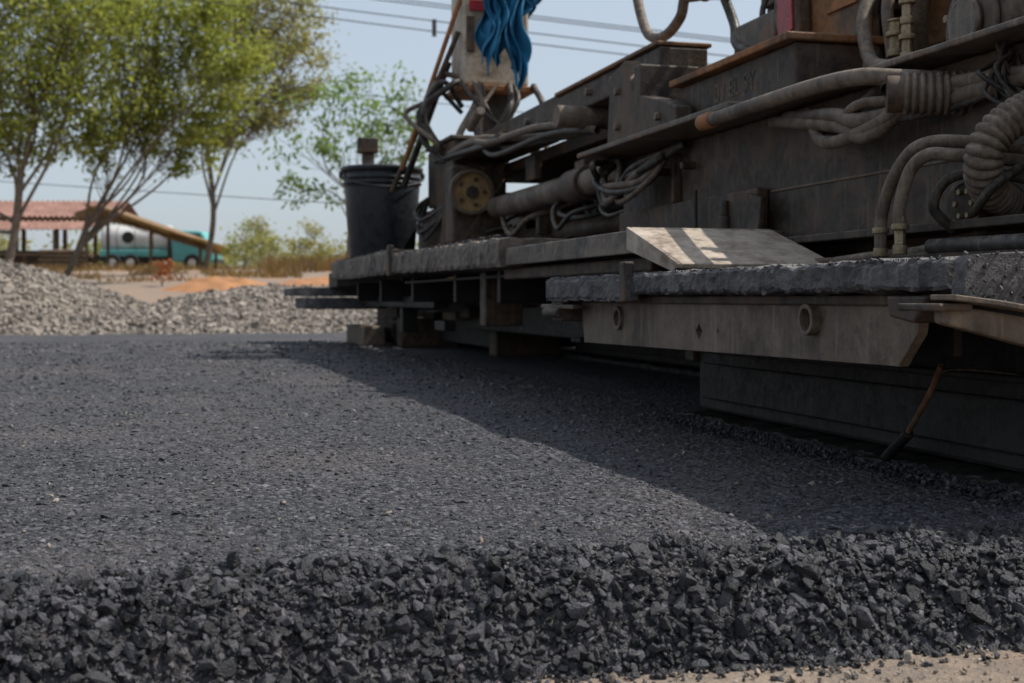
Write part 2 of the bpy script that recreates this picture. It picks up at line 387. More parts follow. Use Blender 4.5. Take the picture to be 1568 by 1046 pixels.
# ------------------------------------------------------------------ vegetation
def seg_mesh(segs, k=6):
    V, F = [], []; ang = np.linspace(0, 2*math.pi, k, endpoint=False); base = 0
    for (p0, p1, r0, r1) in segs:
        p0 = np.array(p0); p1 = np.array(p1); d = p1-p0; L = np.linalg.norm(d)
        if L < 1e-5: continue
        d /= L; n_ = np.cross(d, [.3, .9, .1]); n_ /= np.linalg.norm(n_); b_ = np.cross(d, n_)
        V.append(p0+r0*(np.cos(ang)[:, None]*n_+np.sin(ang)[:, None]*b_)); V.append(p1+r1*(np.cos(ang)[:, None]*n_+np.sin(ang)[:, None]*b_))
        for q in range(k): F.append((base+q, base+(q+1) % k, base+k+(q+1) % k, base+k+q))
        base += 2*k
    return np.vstack(V), np.array(F)
def leaves(C, size, tint, r, droop=.3, wid=.33):
    n = len(C); d = r.normal(size=(n, 3)); d[:, 2] -= droop; d /= np.linalg.norm(d, axis=1)[:, None]
    s = np.cross(d, r.normal(size=(n, 3))); s /= np.linalg.norm(s, axis=1)[:, None]+1e-9
    L = size*r.uniform(.6, 1.3, n)[:, None]
    V = np.stack([C, C+d*L*.5+s*L*wid*.5, C+d*L, C+d*L*.5-s*L*wid*.5], 1).reshape(-1, 3)
    return V, np.arange(4*n).reshape(-1, 4), np.repeat(tint, 4)
def tree(name, base, forkh, blobs, leaf, mat, subs=26, per=24, trunk=.13, seed=0, lean=(0, 0), wid=.33, clump=(.14, .28)):
    r = np.random.default_rng(seed); bx, by = base; bz = gz(bx, by)-.1
    root = empty(name, loc=(bx, by, bz)); segs = []; LC, LT = [], []
    def curve(p, q, r0, r1, wob, n=7):
        p = np.array(p, float); q = np.array(q, float); L = np.linalg.norm(q-p)
        mid = (p+q)/2+np.array([0, 0, -.06*L])+r.normal(size=3)*wob*L
        pts = catmull([p, mid, q], n); m_ = len(pts)
        for i in range(m_-1):
            segs.append((pts[i], pts[i+1], r0+(r1-r0)*i/(m_-1), r0+(r1-r0)*(i+1)/(m_-1)))
        return pts
    top = np.array([lean[0], lean[1], forkh]); tr = curve((0, 0, 0), top, trunk, trunk*.72, .04)
    for (x, z, dy, R) in blobs:
        c = np.array([x-bx, dy, z-bz])
        st = tr[r.integers(len(tr)//2, len(tr))]
        limb = curve(st, c, trunk*.42, trunk*.12, .1)
        ns = int(subs*(R/1.2)**1.3)
        for k in range(ns):
            dd = r.normal(size=3); dd /= np.linalg.norm(dd); e = c+dd*R*r.uniform(.35, 1.12)*np.array([1.1, 1.1, .85])
            s0 = limb[r.integers(len(limb)//2, len(limb))]
            tw = curve(s0, e, trunk*.08, .005, .1, 4)
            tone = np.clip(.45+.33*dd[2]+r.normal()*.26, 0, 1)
            m_ = int(per*r.uniform(.4, 1.7)); cr = R*r.uniform(*clump)
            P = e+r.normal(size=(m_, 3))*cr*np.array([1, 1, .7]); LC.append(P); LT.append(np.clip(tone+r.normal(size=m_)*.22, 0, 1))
            m2 = m_//4; P = tw[r.integers(len(tw)//2, len(tw), m2)]+r.normal(size=(m2, 3))*cr*.4
            LC.append(P); LT.append(np.clip(tone+r.normal(size=m2)*.2-.1, 0, 1))
    V, F = seg_mesh(segs); np_mesh('trunk_and_limbs', V, F, M['bark'], root, smooth=True)
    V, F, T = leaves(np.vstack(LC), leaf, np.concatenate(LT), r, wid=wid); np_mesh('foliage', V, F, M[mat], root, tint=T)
    return root
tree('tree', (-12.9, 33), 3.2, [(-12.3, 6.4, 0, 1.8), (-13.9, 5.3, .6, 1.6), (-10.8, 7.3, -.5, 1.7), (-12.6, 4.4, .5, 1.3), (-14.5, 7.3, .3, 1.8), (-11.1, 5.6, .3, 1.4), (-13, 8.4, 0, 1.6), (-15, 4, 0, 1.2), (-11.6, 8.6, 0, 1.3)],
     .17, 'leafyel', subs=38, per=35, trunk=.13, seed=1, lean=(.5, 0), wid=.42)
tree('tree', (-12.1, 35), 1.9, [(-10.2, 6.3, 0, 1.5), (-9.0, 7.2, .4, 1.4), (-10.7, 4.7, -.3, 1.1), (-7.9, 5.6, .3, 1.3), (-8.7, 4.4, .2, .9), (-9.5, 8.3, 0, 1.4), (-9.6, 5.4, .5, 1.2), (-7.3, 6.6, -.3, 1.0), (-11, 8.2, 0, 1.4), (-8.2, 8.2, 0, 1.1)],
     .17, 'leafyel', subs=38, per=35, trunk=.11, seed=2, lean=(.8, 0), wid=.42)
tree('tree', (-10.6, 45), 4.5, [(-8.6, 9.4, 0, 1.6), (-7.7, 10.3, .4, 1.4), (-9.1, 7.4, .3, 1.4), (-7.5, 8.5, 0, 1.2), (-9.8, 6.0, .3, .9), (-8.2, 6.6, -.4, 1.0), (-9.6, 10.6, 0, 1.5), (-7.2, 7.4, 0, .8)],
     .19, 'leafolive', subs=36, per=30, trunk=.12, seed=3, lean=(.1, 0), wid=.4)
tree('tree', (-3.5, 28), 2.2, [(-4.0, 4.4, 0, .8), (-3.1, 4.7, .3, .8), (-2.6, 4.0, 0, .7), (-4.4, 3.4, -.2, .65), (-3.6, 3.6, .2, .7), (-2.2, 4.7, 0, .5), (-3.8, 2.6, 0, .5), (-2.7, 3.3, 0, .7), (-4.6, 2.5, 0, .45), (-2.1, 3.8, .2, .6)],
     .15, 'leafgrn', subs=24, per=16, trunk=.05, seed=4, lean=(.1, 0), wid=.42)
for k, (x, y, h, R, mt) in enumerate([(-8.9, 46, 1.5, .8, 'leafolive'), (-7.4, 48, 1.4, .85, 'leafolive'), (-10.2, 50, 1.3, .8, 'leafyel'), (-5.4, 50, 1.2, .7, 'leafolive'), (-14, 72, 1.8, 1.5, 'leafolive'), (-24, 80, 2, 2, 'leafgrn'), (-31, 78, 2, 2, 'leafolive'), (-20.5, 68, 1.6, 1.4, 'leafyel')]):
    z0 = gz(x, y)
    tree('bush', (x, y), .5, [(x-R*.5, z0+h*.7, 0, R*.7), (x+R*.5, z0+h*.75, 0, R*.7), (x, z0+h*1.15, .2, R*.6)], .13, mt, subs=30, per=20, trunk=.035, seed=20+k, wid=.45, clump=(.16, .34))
tree('dry_shrub', (-8.7, 32.5), .2, [(-8.7, gz(-8.7, 32.5)+.35, 0, .28), (-8.6, gz(-8.7, 32.5)+.6, 0, .2)], .1, 'leafred', subs=60, per=14, trunk=.03, seed=41, wid=.5)
r = np.random.default_rng(5); n = 30000; x = r.uniform(-34, 6, n); y = r.uniform(36, 66, n)
keep = np.array([noise.noise(Vector((a*.25, b_*.25, 3))) > (-.05 if a > -.19*b_ else .12) for a, b_ in zip(x, y)])
x, y = x[keep], y[keep]; n = len(x); z = np.array([gz(a, b_) for a, b_ in zip(x, y)])
hh = r.uniform(.2, .75, n)*np.where(x > -.19*y, 1.1, .5); lx = r.normal(size=n)*.18; ly = r.normal(size=n)*.18; ww = .02+.03*r.random(n)
V = np.stack([np.stack([x-ww, y, z-.05], -1), np.stack([x+ww, y, z-.05], -1), np.stack([x+lx, y+ly, z+hh], -1)], 1).reshape(-1, 3)
np_mesh('dry_grass', V, np.arange(3*n).reshape(-1, 3), M['drygrass'], tint=np.repeat(r.random(n), 3))
LC = []; LT = []; r = np.random.default_rng(6)
for k in range(150):
    x0 = r.uniform(-75, 60); y0 = r.uniform(95, 120); R = r.uniform(1.2, 2.4)
    m_ = 260; P = r.normal(size=(m_, 3))*R*.5+np.array([x0, y0, 1.6+R*.6]); LC.append(P); LT.append(np.clip(r.normal(.4, .25, m_)+(P[:, 2]-3)*.08, 0, 1))
V, F, T = leaves(np.vstack(LC), .5, np.concatenate(LT), r, wid=.5); np_mesh('distant_trees', V, F, M['leafolive'], tint=T)

# ------------------------------------------------------------------ far buildings, truck, wires
sh = empty('open_shelter')
zg = gz(-23, 62)
def roof_sheet(name, x0, x1, yA, zA, yB, zB, mat, parent, pitch=.25):
    n = int((x1-x0)/pitch*4); V = []
    for s, (yy, zz) in enumerate(((yA, zA), (yB, zB))):
        for i in range(n+1):
            V.append((x0+(x1-x0)*i/n, yy, zz+.05*math.sin(i*math.pi/2)))
    o = obj_from(name, V, [(i, i+1, n+2+i, n+1+i) for i in range(n)], M[mat], parent)
    md = o.modifiers.new('t', 'SOLIDIFY'); md.thickness = .03; return o
roof_sheet('roof_front', -31, -18.3, 60, 4.0, 62.4, 4.9, 'roofred', sh); roof_sheet('roof_back', -31, -18.3, 62.4, 4.9, 65, 4.0, 'roofred', sh)
roof_sheet('awning', -31, -19.0, 58.6, 3.35, 60, 3.8, 'roofred', sh)
for x in (-30.5, -28.4, -26.4, -24.5, -22.5, -20.6, -18.8):
    cyl('post', (x, 60.2, zg-.4), (x, 60.2, 3.85), .11, 'timber', sh, 8, 0); cyl('post', (x, 64.6, zg-.4), (x, 64.6, 4.0), .11, 'timber', sh, 8, 0)
    if x < -19: cyl('awning_post', (x, 58.8, zg-.4), (x, 58.8, 3.33), .08, 'timber', sh, 8, 0)
box('low_wall', (-30.5, -23), (64.3, 64.5), (zg-.3, 2.6), 'wall', sh, .01)
box('counter', (-28, -22), (61, 61.7), (zg-.3, zg+.9), 'timber', sh, .02); box('beam', (-31, -18.4), (60.12, 60.28), (3.75, 3.9), 'timber', sh, .01)
box('rail', (-31, -19), (58.75, 58.85), (zg+.7, zg+.8), 'timber', sh, .01)
box('sign_board', (-25.6, -23.7), (60.35, 60.41), (2.3, 3.0), 'vanteal', sh, .01)
ws = empty('timber_stack')
r = np.random.default_rng(44)
for k in range(26):
    a = k % 6; b_ = k//6; x0 = -20.6+r.normal()*.08
    cyl('log', (x0, 57.2+a*.22, gz(-19.8, 57)+.1+b_*.19), (x0+1.9+r.random()*.4, 57.2+a*.22, gz(-19.8, 57)+.1+b_*.19), .09, 'timber', ws, 8, 0)
hut = empty('thatched_hut')
prism('roof', [(-17.6, 3.7), (-16.7, 4.0), (-12.2, 2.45), (-12.1, 2.15), (-14.5, 2.95), (-16.6, 3.6), (-17.6, 3.4)], 1, 52.5, 56, 'thatch', hut, .03)
r = np.random.default_rng(9); n = 5000; t = r.random(n)
x = -17.2+5.1*t; z = 4.05-1.6*t; y = r.uniform(52.2, 54.5, n)
Vt = np.stack([np.stack([x, y, z], -1), np.stack([x, y+.06, z-.05], -1), np.stack([x+.45+.25*r.random(n), y-.15*r.random(n), z-.28-.35*r.random(n)], -1)], 1).reshape(-1, 3)
np_mesh('straw', Vt, np.arange(3*n).reshape(-1, 3), M['drygrass'], hut, tint=np.repeat(r.random(n)*.7, 3))
for x, zt in ((-17.2, 3.6), (-14.6, 2.95), (-12.6, 2.3)):
    for y in (52.8, 55.6): cyl('post', (x, y, 1.), (x, y, zt), .07, 'timber', hut, 8, 0)
van = empty('tanker_truck'); zv = gz(-15.4, 58)-.03
prism('chassis', [(-18.2, zv+.45), (-13.3, zv+.45), (-13.3, zv+.62), (-18.2, zv+.62)], 1, 57.35, 58.8, 'tyre', van, .03)
prism('cab', [(-14.9, zv+.4), (-13.1, zv+.4), (-13.0, zv+1.0), (-13.25, zv+1.15), (-13.6, zv+1.75), (-14.9, zv+1.8)], 1, 57.2, 58.95, 'vanteal', van, .09)
prism('cab_window', [(-13.45, zv+1.15), (-14.2, zv+1.15), (-14.2, zv+1.6), (-13.7, zv+1.6)], 1, 57.17, 57.195, 'glass', van, 0)
box('skirt', (-18.1, -15.0), (57.3, 58.85), (zv+.63, zv+.92), 'vanteal', van, .04)
cyl('tank', (-18.15, 58.08, zv+1.42), (-15.05, 58.08, zv+1.42), .62, 'vanwhite', van, 40, .16)
for x in (-17.4, -16.6, -15.8): cyl('tank_band', (x-.03, 58.08, zv+1.42), (x+.03, 58.08, zv+1.42), .63, 'wall', van, 40, .005)
cyl('rear_hatch', (-16.9, 57.42, zv+1.48), (-16.9, 57.6, zv+1.48), .26, 'tyre', van, 20, .02)
cyl('filler_cap', (-16.6, 58.08, zv+2.0), (-16.6, 58.08, zv+2.12), .2, 'wall', van, 16, .02)
for x in (-17.5, -16.7, -14.0):
    for y in (57.15, 58.7): cyl('wheel', (x, y, zv+.36), (x, y+.24, zv+.36), .37, 'tyre', van, 20, .03)
    cyl('hub', (x, 57.12, zv+.36), (x, 57.16, zv+.36), .17, 'vanwhite', van, 12, .01)
box('bumper', (-13.08, -12.95), (57.3, 58.85), (zv+.35, zv+.55), 'tyre', van, .03)

pl = empty('power_lines')
def wire(x0, z0, x1, z1, y0, y1, sag, r_=.013):
    P = [(x0+(x1-x0)*t, y0+(y1-y0)*t, z0+(z1-z0)*t-sag*4*t*(1-t)) for t in np.linspace(0, 1, 21)]
    sweep('wire', P, r_, 'wire', pl, 6, 2)
wire(-22, 10.6, 14, 4.3, 34, 26, .25); wire(-22, 10.25, 14, 4.0, 34, 26, .25); wire(-22, 10.05, 14, 3.82, 34, 26, .3); wire(-22, 10.75, 14, 4.42, 34.3, 26.3, .25)
wire(-22, 8.1, 14, 2.9, 36, 28, .25, .009); wire(-26, 4.6, 14, 1.9, 40, 36, .2, .012)
cyl('insulator_clamp', (-1.75, 29.4, 6.12), (-1.75, 29.4, 6.5), .05, 'wire', pl, 8, 0)

# ------------------------------------------------------------------ asphalt paver
pv = empty('asphalt_paver', TH)
rough_board('walkway_board', (.70, .98), (1.06, 2.35), (.216, .25), 'tarboard', pv, .006, dens=170)
rough_board('walkway_board_edge', (.692, .712), (1.9, 2.34), (.207, .246), 'tarboard', pv, .004, dens=130)
box('board_clip', (.688, .705), (1.90, 1.925), (.205, .268), 'dark', pv, .003)
rough_board('board_end_plate', (.703, 1.3), (1.035, 1.055), (.206, .252), 'tarboard', pv, .005, dens=100)
plate = prism('side_plate', [(1.155, .214), (2.26, .214), (2.24, .132), (1.20, .140), (1.165, .175)], 0, .735, .747, 'brown', pv, 0)
cuts = []
for (v_, z_, r_, sg) in ((2.05, .178, .013, 24), (1.38, .186, .0125, 24), (1.72, .164, .012, 4), (1.655, .166, .0035, 10)):
    c_ = cyl('cut', (.70, v_, z_), (.78, v_, z_), r_, 'brown', pv, sg, 0)
    cuts.append(c_)
bpy.context.view_layer.update()
for c_ in cuts:
    md = plate.modifiers.new('b', 'BOOLEAN'); md.operation = 'DIFFERENCE'; md.object = c_; md.solver = 'EXACT'
dg = bpy.context.evaluated_depsgraph_get(); me = bpy.data.meshes.new_from_object(plate.evaluated_get(dg)); plate.modifiers.clear(); plate.data = me
for c_ in cuts: bpy.data.objects.remove(c_)
bev(plate, .0015)
def ring(name, c, ax, ro, ri, L, mat, parent=pv, seg=28):
    c = Vector(c); ax = Vector(ax).normalized(); q = ax.to_track_quat('Z', 'Y'); V = []
    for (rr, t) in ((ro, 0), (ro, L), (ri, L), (ri, 0)):
        for k in range(seg): V.append(c+q @ Vector((rr*math.cos(2*math.pi*k/seg), rr*math.sin(2*math.pi*k/seg), t)))
    F = [(a*seg+k, a*seg+(k+1) % seg, ((a+1) % 4)*seg+(k+1) % seg, ((a+1) % 4)*seg+k) for a in range(4) for k in range(seg)]
    o = obj_from(name, V, F, M[mat], parent, False); bev(o, .001); return o
ring('pipe_end', (.728, 2.05, .178), (1, 0, 0), .0195, .0135, .1, 'brown'); ring('pipe_end', (.722, 1.38, .186), (1, 0, 0), .0185, .013, .1, 'brown')
box('plate_backing', (.80, .81), (1.2, 2.2), (.15, .214), 'black', pv, 0)
box('plate_top_weld', (.728, .7345), (1.16, 2.25), (.203, .214), 'dark', pv, .002)
prism('front_lug', [(1.10, .213), (1.175, .213), (1.17, .192), (1.125, .186)], 0, .705, .73, 'dark', pv, .003)
prism('end_channel', [(.675, .205), (.675, .188), (.80, .158), (1.0, .135), (1.0, .165), (.80, .188), (.72, .200)], 1, 1.03, 1.045, 'brown', pv, .003)
prism('end_channel_inner', [(.72, .204), (.72, .19), (.95, .15), (.95, .204)], 1, 1.075, 1.09, 'black', pv, .002)
prism('end_channel_lip', [(.675, .209), (.72, .204), (.80, .192), (.80, .197), (.72, .209), (.675, .214)], 1, 1.01, 1.05, 'brown', pv, .001)
box('clamp_bar', (.665, .70), (1.02, 1.09), (.199, .206), 'dark', pv, .002)
box('hinge_block', (.70, .76), (2.27, 2.33), (.17, .214), 'dark', pv, .004); cyl('hinge_tube', (.70, 2.36, .185), (.70, 2.27, .185), .01, 'dark', pv)
box('hinge_arm', (.70, .72), (2.2, 2.4), (.192, .2), 'brown', pv, .002)

rough_board('raised_board', (.745, .99), (1.99, 2.86), (.292, .325), 'plank', pv, .003, dens=100)
box('raised_board_trim', (.735, .7445), (1.985, 2.86), (.284, .322), 'plank', pv, .002)
fl = obj_from('sloping_flap', [(.735, 2.0, .327), (.985, 2.0, .327), (.985, 1.775, .262), (.725, 1.775, .262)], [(0, 3, 2, 1)], M['flap'], pv)
md = fl.modifiers.new('s', 'SOLIDIFY'); md.thickness = .008; md.offset = -1; bev(fl, .002)
prism('flap_side', [(2.0, .327), (1.775, .262), (1.80, .25), (2.0, .29)], 0, .728, .734, 'flap', pv, .001)
box('under_board_beam', (.77, .80), (2.0, 2.95), (.255, .28), 'dark', pv)
rough_board('walkway_board_far', (.72, 1.0), (2.80, 4.2), (.285, .352), 'plank', pv, .007, rot=(.5, 0, 0), dens=90)
rough_board('walkway_board_end', (.72, 1.05), (4.21, 5.75), (.29, .372), 'plank', pv, .008)
box('board_joint', (.708, .725), (4.19, 4.23), (.285, .385), 'dark', pv, .003)
rough_board('step_plate', (.58, .95), (6.05, 6.5), (.225, .262), 'tarboard', pv, .006)
rough_board('step_plate_lower', (.62, .98), (5.9, 6.35), (.165, .215), 'tarboard', pv, .006)
box('step_hanger', (.75, .95), (5.8, 6.1), (.262, .33), 'black', pv)
for (u_, v0, v1, z_) in ((.93, 2.4, 5.8, .245), (1.05, 2.2, 6.0, .215), (.88, 4.3, 6.0, .20)):
    box('support_rail', (u_, u_+.05), (v0, v1), (z_-.022, z_+.02), 'black', pv)
box('board_angle', (.80, .83), (2.4, 4.4), (.262, .27), 'black', pv, .002)
for v_ in (2.62, 3.1, 3.6, 4.25, 4.9, 5.5): box('cross_bracket', (.80, 1.25), (v_, v_+.03), (.2, .28), 'black', pv, .003)
box('drop_bracket', (.80, .9), (3.25, 3.31), (.14, .28), 'dark', pv)
box('drop_bracket', (.90, .96), (5.0, 5.06), (.08, .3), 'black', pv)
r = np.random.default_rng(55)
for k in range(22):
    v_ = r.uniform(2.5, 5.8); u_ = r.uniform(.88, 1.25); z_ = r.uniform(.10, .24)
    box('under_part', (u_, u_+r.uniform(.02, .08)), (v_, v_+r.uniform(.03, .25)), (z_, z_+r.uniform(.01, .05)), r.choice(['black', 'dark', 'brown'], p=[.5, .35, .15]), pv, .003)

def screed(u0, v0, v1):
    box('screed_box', (u0+.02, u0+.55), (v0, v1), (.018, .19), 'black', pv, .006)
    rough_board('screed_plate', (u0-.02, u0+.5), (v0-.01, v1+.012), (-.004, .015), 'black', pv, .007, dens=110)
    box('screed_angle', (u0+.005, u0+.03), (v0+.01, v1-.01), (.118, .126), 'black', pv, .002)
    box('screed_cover', (u0+.008, u0+.018), (v0+.03, v1-.04), (.04, .10), 'black', pv, .003)
screed(.89, 1.12, 2.13); screed(1.42, 2.16, 4.5); screed(.98, 5.7, 6.25)
box('screed_corner_block', (.90, .96), (2.13, 2.17), (.10, .16), 'dark', pv, .004)
box('screed_box', (1.17, 1.7), (4.68, 5.7), (.03, .22), 'black', pv); box('screed_foot', (1.17, 1.42), (4.6, 4.7), (-.002, .12), 'dark', pv, .01)
box('screed_foot', (1.0, 1.26), (5.6, 5.7), (-.002, .13), 'dark', pv, .01); box('screed_foot', (1.5, 1.75), (4.3, 4.45), (-.002, .1), 'dark', pv, .01)
box('screed_end_shoe', (.86, .96), (5.75, 6.3), (-.002, .09), 'brown', pv, .01); box('guide_tube_box', (1.1, 1.2), (2.0, 4.8), (.10, .2), 'black', pv)
box('light_block_wall', (1.6, 1.75), (1.0, 6.4), (0.02, .45), 'black', pv)  # dark wall added behind the underbody to block background light
sweep('scraper_handle', [(.85, 1.30, .135), (.857, 1.33, .105), (.86, 1.37, .065), (.868, 1.43, .02)], .0036, 'rust', pv, 8, 6)
cyl('scraper_socket', (.862, 1.385, .05), (.870, 1.45, .012), .007, 'black', pv, 12); box('scraper_blade', (.85, .885), (1.45, 1.49), (.001, .012), 'black', pv, .003, rot=(0, 0, 25))
sweep('hanging_wire', [(.92, 1.2, .12), (.90, 1.25, .128), (.87, 1.30, .13), (.85, 1.31, .125)], .002, 'rubber', pv, 6)

# ---- housing wall
prism('housing_wall', [(1.0, .24), (2.97, .24), (2.97, .545), (1.0, .545)], 0, 1.08, 1.12, 'dark', pv, .004)
box('housing_end', (1.084, 1.5), (2.975, 3.0), (.24, .545), 'dark', pv)
box('flange_plate', (.965, 1.14), (2.13, 3.0), (.548, .560), 'grey', pv, .003)
box('flange_plate_short', (1.02, 1.14), (1.0, 2.127), (.548, .558), 'grey', pv, .003)
box('wall_strip', (1.055, 1.0785), (2.2, 2.95), (.24, .415), 'dark', pv, .004)
box('lower_square_bar', (.96, 1.02), (1.0, 2.0), (.255, .272), 'dark', pv, .004); box('sill', (.99, 1.075), (1.0, 2.45), (.30, .312), 'dark', pv, .002)
cyl('side_roller', (.965, 1.50, .278), (.965, 1.05, .274), .010, 'rubber', pv)
cyl('stud', (1.05, 2.33, .315), (1.05, 2.33, .37), .013, 'dark', pv); cyl('stud_cap', (1.05, 2.33, .37), (1.05, 2.33, .40), .008, 'dark', pv)
box('small_plate', (1.04, 1.05), (2.16, 2.22), (.31, .40), 'dark', pv, .002, rot=(12, 0, 0)); box('lock_tab', (1.03, 1.06), (2.1, 2.25), (.312, .33), 'dark', pv, .002)
cyl('pin', (1.04, 2.45, .31), (1.04, 2.45, .43), .004, 'dark', pv, 8); box('weld_block', (1.05, 1.08), (2.75, 2.9), (.31, .36), 'dark', pv)
for v_ in (1.85, 1.95, 2.55, 2.7): cyl('bolt', (1.05, v_, .49), (1.0795, v_, .49), .009, 'dark', pv, 6, .001)
for v_ in (1.25, 2.62): box('wall_rib', (1.06, 1.0795), (v_, v_+.012), (.418, .524), 'dark', pv, .002)
box('wall_seam', (1.077, 1.0797), (1.0, 2.19), (.405, .409), 'grey', pv, .001)

box('frame_beam', (1.05, 1.2), (2.04, 2.56), (.57, .652), 'dark', pv, .004); box('frame_beam_lip', (1.03, 1.22), (2.03, 2.57), (.654, .668), 'rust', pv, .003)
tx = bpy.data.curves.new('lettering', 'FONT'); tx.body = 'B3 EL 5Y'; tx.size = .05; tx.extrude = .0003
to = bpy.data.objects.new('lettering', tx); COL.objects.link(to); to.parent = pv; to.data.materials.append(M['letters'])
to.matrix_local = Matrix.Translation((1.0492, 2.38, .596)) @ Matrix(((0, 0, -1, 0), (-1, 0, 0, 0), (0, 1, 0, 0), (0, 0, 0, 1)))
prism('beam_bracket', [(2.46, .562), (2.88, .562), (2.86, .72), (2.76, .745), (2.70, .66), (2.52, .62), (2.46, .60)], 0, 1.0, 1.04, 'dark', pv)
box('beam_bracket_rib', (1.0, 1.2), (2.66, 2.70), (.562, .72), 'dark', pv)
for v_, z_ in ((2.8, .60), (2.8, .68), (2.55, .59)): cyl('bolt', (.99, v_, z_), (1.0, v_, z_), .009, 'grey', pv, 6, .001)
box('frame_beam_far', (1.1, 1.22), (2.8, 3.7), (.725, .79), 'dark', pv, .005); box('frame_beam_far_lip', (1.09, 1.23), (2.8, 3.6), (.792, .802), 'rustdark', pv, .003)
box('frame_beam_far_low', (1.1, 1.22), (3.6, 4.75), (.735, .80), 'dark', pv, .005); box('frame_shelf', (1.0, 1.2), (3.9, 4.9), (.70, .722), 'dark', pv, .004)
cyl('cross_cylinder', (1.02, 3.35, .70), (1.35, 3.35, .70), .03, 'brown', pv); box('post', (1.12, 1.2), (3.0, 3.07), (.55, .73), 'dark', pv)
for v_ in (3.1, 3.3, 3.9, 4.2, 4.5): cyl('bolt', (1.085, v_, .76), (1.1, v_, .76), .011, 'grey', pv, 6, .001)
sweep('handrail_pipe', [(.955, 2.19, .532), (.955, 2.0, .533), (.957, 1.8, .533), (.97, 1.69, .530), (1.0, 1.64, .522), (1.05, 1.60, .515)], .0125, 'brown', pv, 14)
cyl('pipe_cap', (.955, 2.22, .532), (.955, 2.17, .532), .015, 'rust', pv)

# ---- tractor body behind
box('tractor_body', (1.34, 3.2), (.95, 2.75), (.24, .955), 'dark', pv, .01)
box('tractor_door', (1.32, 1.338), (1.3, 2.2), (.66, .94), 'rustdark', pv, .004)
box('tractor_post', (1.27, 1.34), (2.42, 2.56), (.56, .95), 'grey', pv, .006); box('post_rust_strip', (1.262, 1.269), (2.44, 2.54), (.66, .95), 'rust', pv, .002)
prism('tractor_hopper_side', [(2.75, .5), (2.95, .5), (2.85, .9), (2.75, .95)], 0, 1.4, 3.0, 'dark', pv)
prism('rust_panel', [(2.04, .645), (2.33, .675), (2.36, .93), (2.06, .93)], 0, 1.20, 1.215, 'rustdark', pv, .003)
box('rust_panel_side', (1.216, 1.34), (2.32, 2.335), (.68, .93), 'dark', pv); box('panel_fold', (1.19, 1.199), (2.04, 2.06), (.65, .93), 'rust', pv, .002)
box('rear_reflector', (1.165, 1.198), (2.26, 2.34), (.71, .82), 'dark', pv, .008, rot=(-4, 0, 0)); box('reflector_lens', (1.16, 1.1645), (2.27, 2.33), (.722, .81), 'red', pv, .004, rot=(-4, 0, 0))
box('id_plate', (1.194, 1.199), (2.09, 2.2), (.74, .83), 'rust', pv, .001)
box('support_bracket', (1.2, 1.27), (2.42, 2.62), (.66, .80), 'grey', pv, .006); cyl('bracket_pin', (1.18, 2.5, .70), (1.2, 2.5, .70), .018, 'dark', pv)
for v_, z_ in ((2.08, .68), (2.08, .86), (2.24, .68)): cyl('bolt', (1.185, v_, z_), (1.2, v_, z_), .008, 'grey', pv, 6, .001)
mv, mz = 1.64, .605
cyl('drive_motor', (1.15, mv, mz), (1.75, mv, mz), .056, 'chrome', pv, 40, .004); cyl('motor_flange', (1.13, mv, mz), (1.155, mv, mz), .078, 'brown', pv, 40, .003)
cyl('motor_ring', (1.118, mv, mz), (1.129, mv, mz), .060, 'brown', pv, 40, .004)
cyl('motor_cap', (1.105, mv, mz), (1.117, mv, mz), .038, 'chrome', pv, 40, .004)
cyl('motor_band', (1.25, mv, mz), (1.28, mv, mz), .060, 'rust', pv, 40, .003)
for k in range(8):
    a = k*math.pi/4+.3; cyl('flange_bolt', (1.122, mv+.069*math.cos(a), mz+.069*math.sin(a)), (1.13, mv+.069*math.cos(a), mz+.069*math.sin(a)), .006, 'fitting', pv, 6, 0)
box('motor_backplate', (1.3, 1.338), (1.4, 1.9), (.52, .66), 'rustdark', pv, .004)
def fitting(u_, v_, z0, z1, r_=.011):
    z = z0; k = 0
    while z < z1:
        h_ = (.012, .02, .008, .016)[k % 4]; rr = r_*(1., .78, 1.2, .85)[k % 4]
        cyl('fitting_ring', (u_, v_, z), (u_, v_, min(z+h_, z1)), rr, 'fitting', pv, 6 if k % 2 else 16, .001); z += h_; k += 1
sweep('hose', [(1.34, 2.02, .80), (1.22, 2.0, .77), (1.15, 1.98, .70), (1.13, 1.94, .62), (1.11, 1.86, .58), (1.08, 1.7, .565)], .012, 'rubberdust', pv)
sweep('hose', [(1.34, 1.9, .79), (1.2, 1.9, .765), (1.14, 1.89, .70), (1.14, 1.88, .60)], .010, 'grey', pv)
fitting(1.13, 1.82, .585, .70); sweep('hose', [(1.13, 1.82, .70), (1.15, 1.82, .74), (1.24, 1.82, .775), (1.34, 1.82, .78)], .01, 'brown', pv)
fitting(1.14, 1.87, .60, .66, .013); box('valve_block', (1.12, 1.2), (1.76, 1.92), (.56, .585), 'rustdark', pv)
r = np.random.default_rng(61)
for k in range(16):
    v_ = r.uniform(1.35, 2.5); z_ = r.uniform(.60, .85)
    box('face_part', (1.25, 1.3+r.random()*.03), (v_, v_+r.uniform(.03, .12)), (z_, z_+r.uniform(.02, .09)), r.choice(['dark', 'rustdark', 'grey', 'brown']), pv, .004)
for k in range(9):
    v_ = r.uniform(1.5, 2.5); n_ = lambda s: r.normal()*s
    sweep('hose', [(1.28, v_, .95), (1.24+n_(.02), v_+n_(.04), .82), (1.22+n_(.02), v_+n_(.07), .70), (1.22, v_+n_(.1), .60), (1.26, v_+n_(.15), .57)], .006+.006*r.random(), r.choice(['rubber', 'rubberdust', 'brown']), pv, 10)
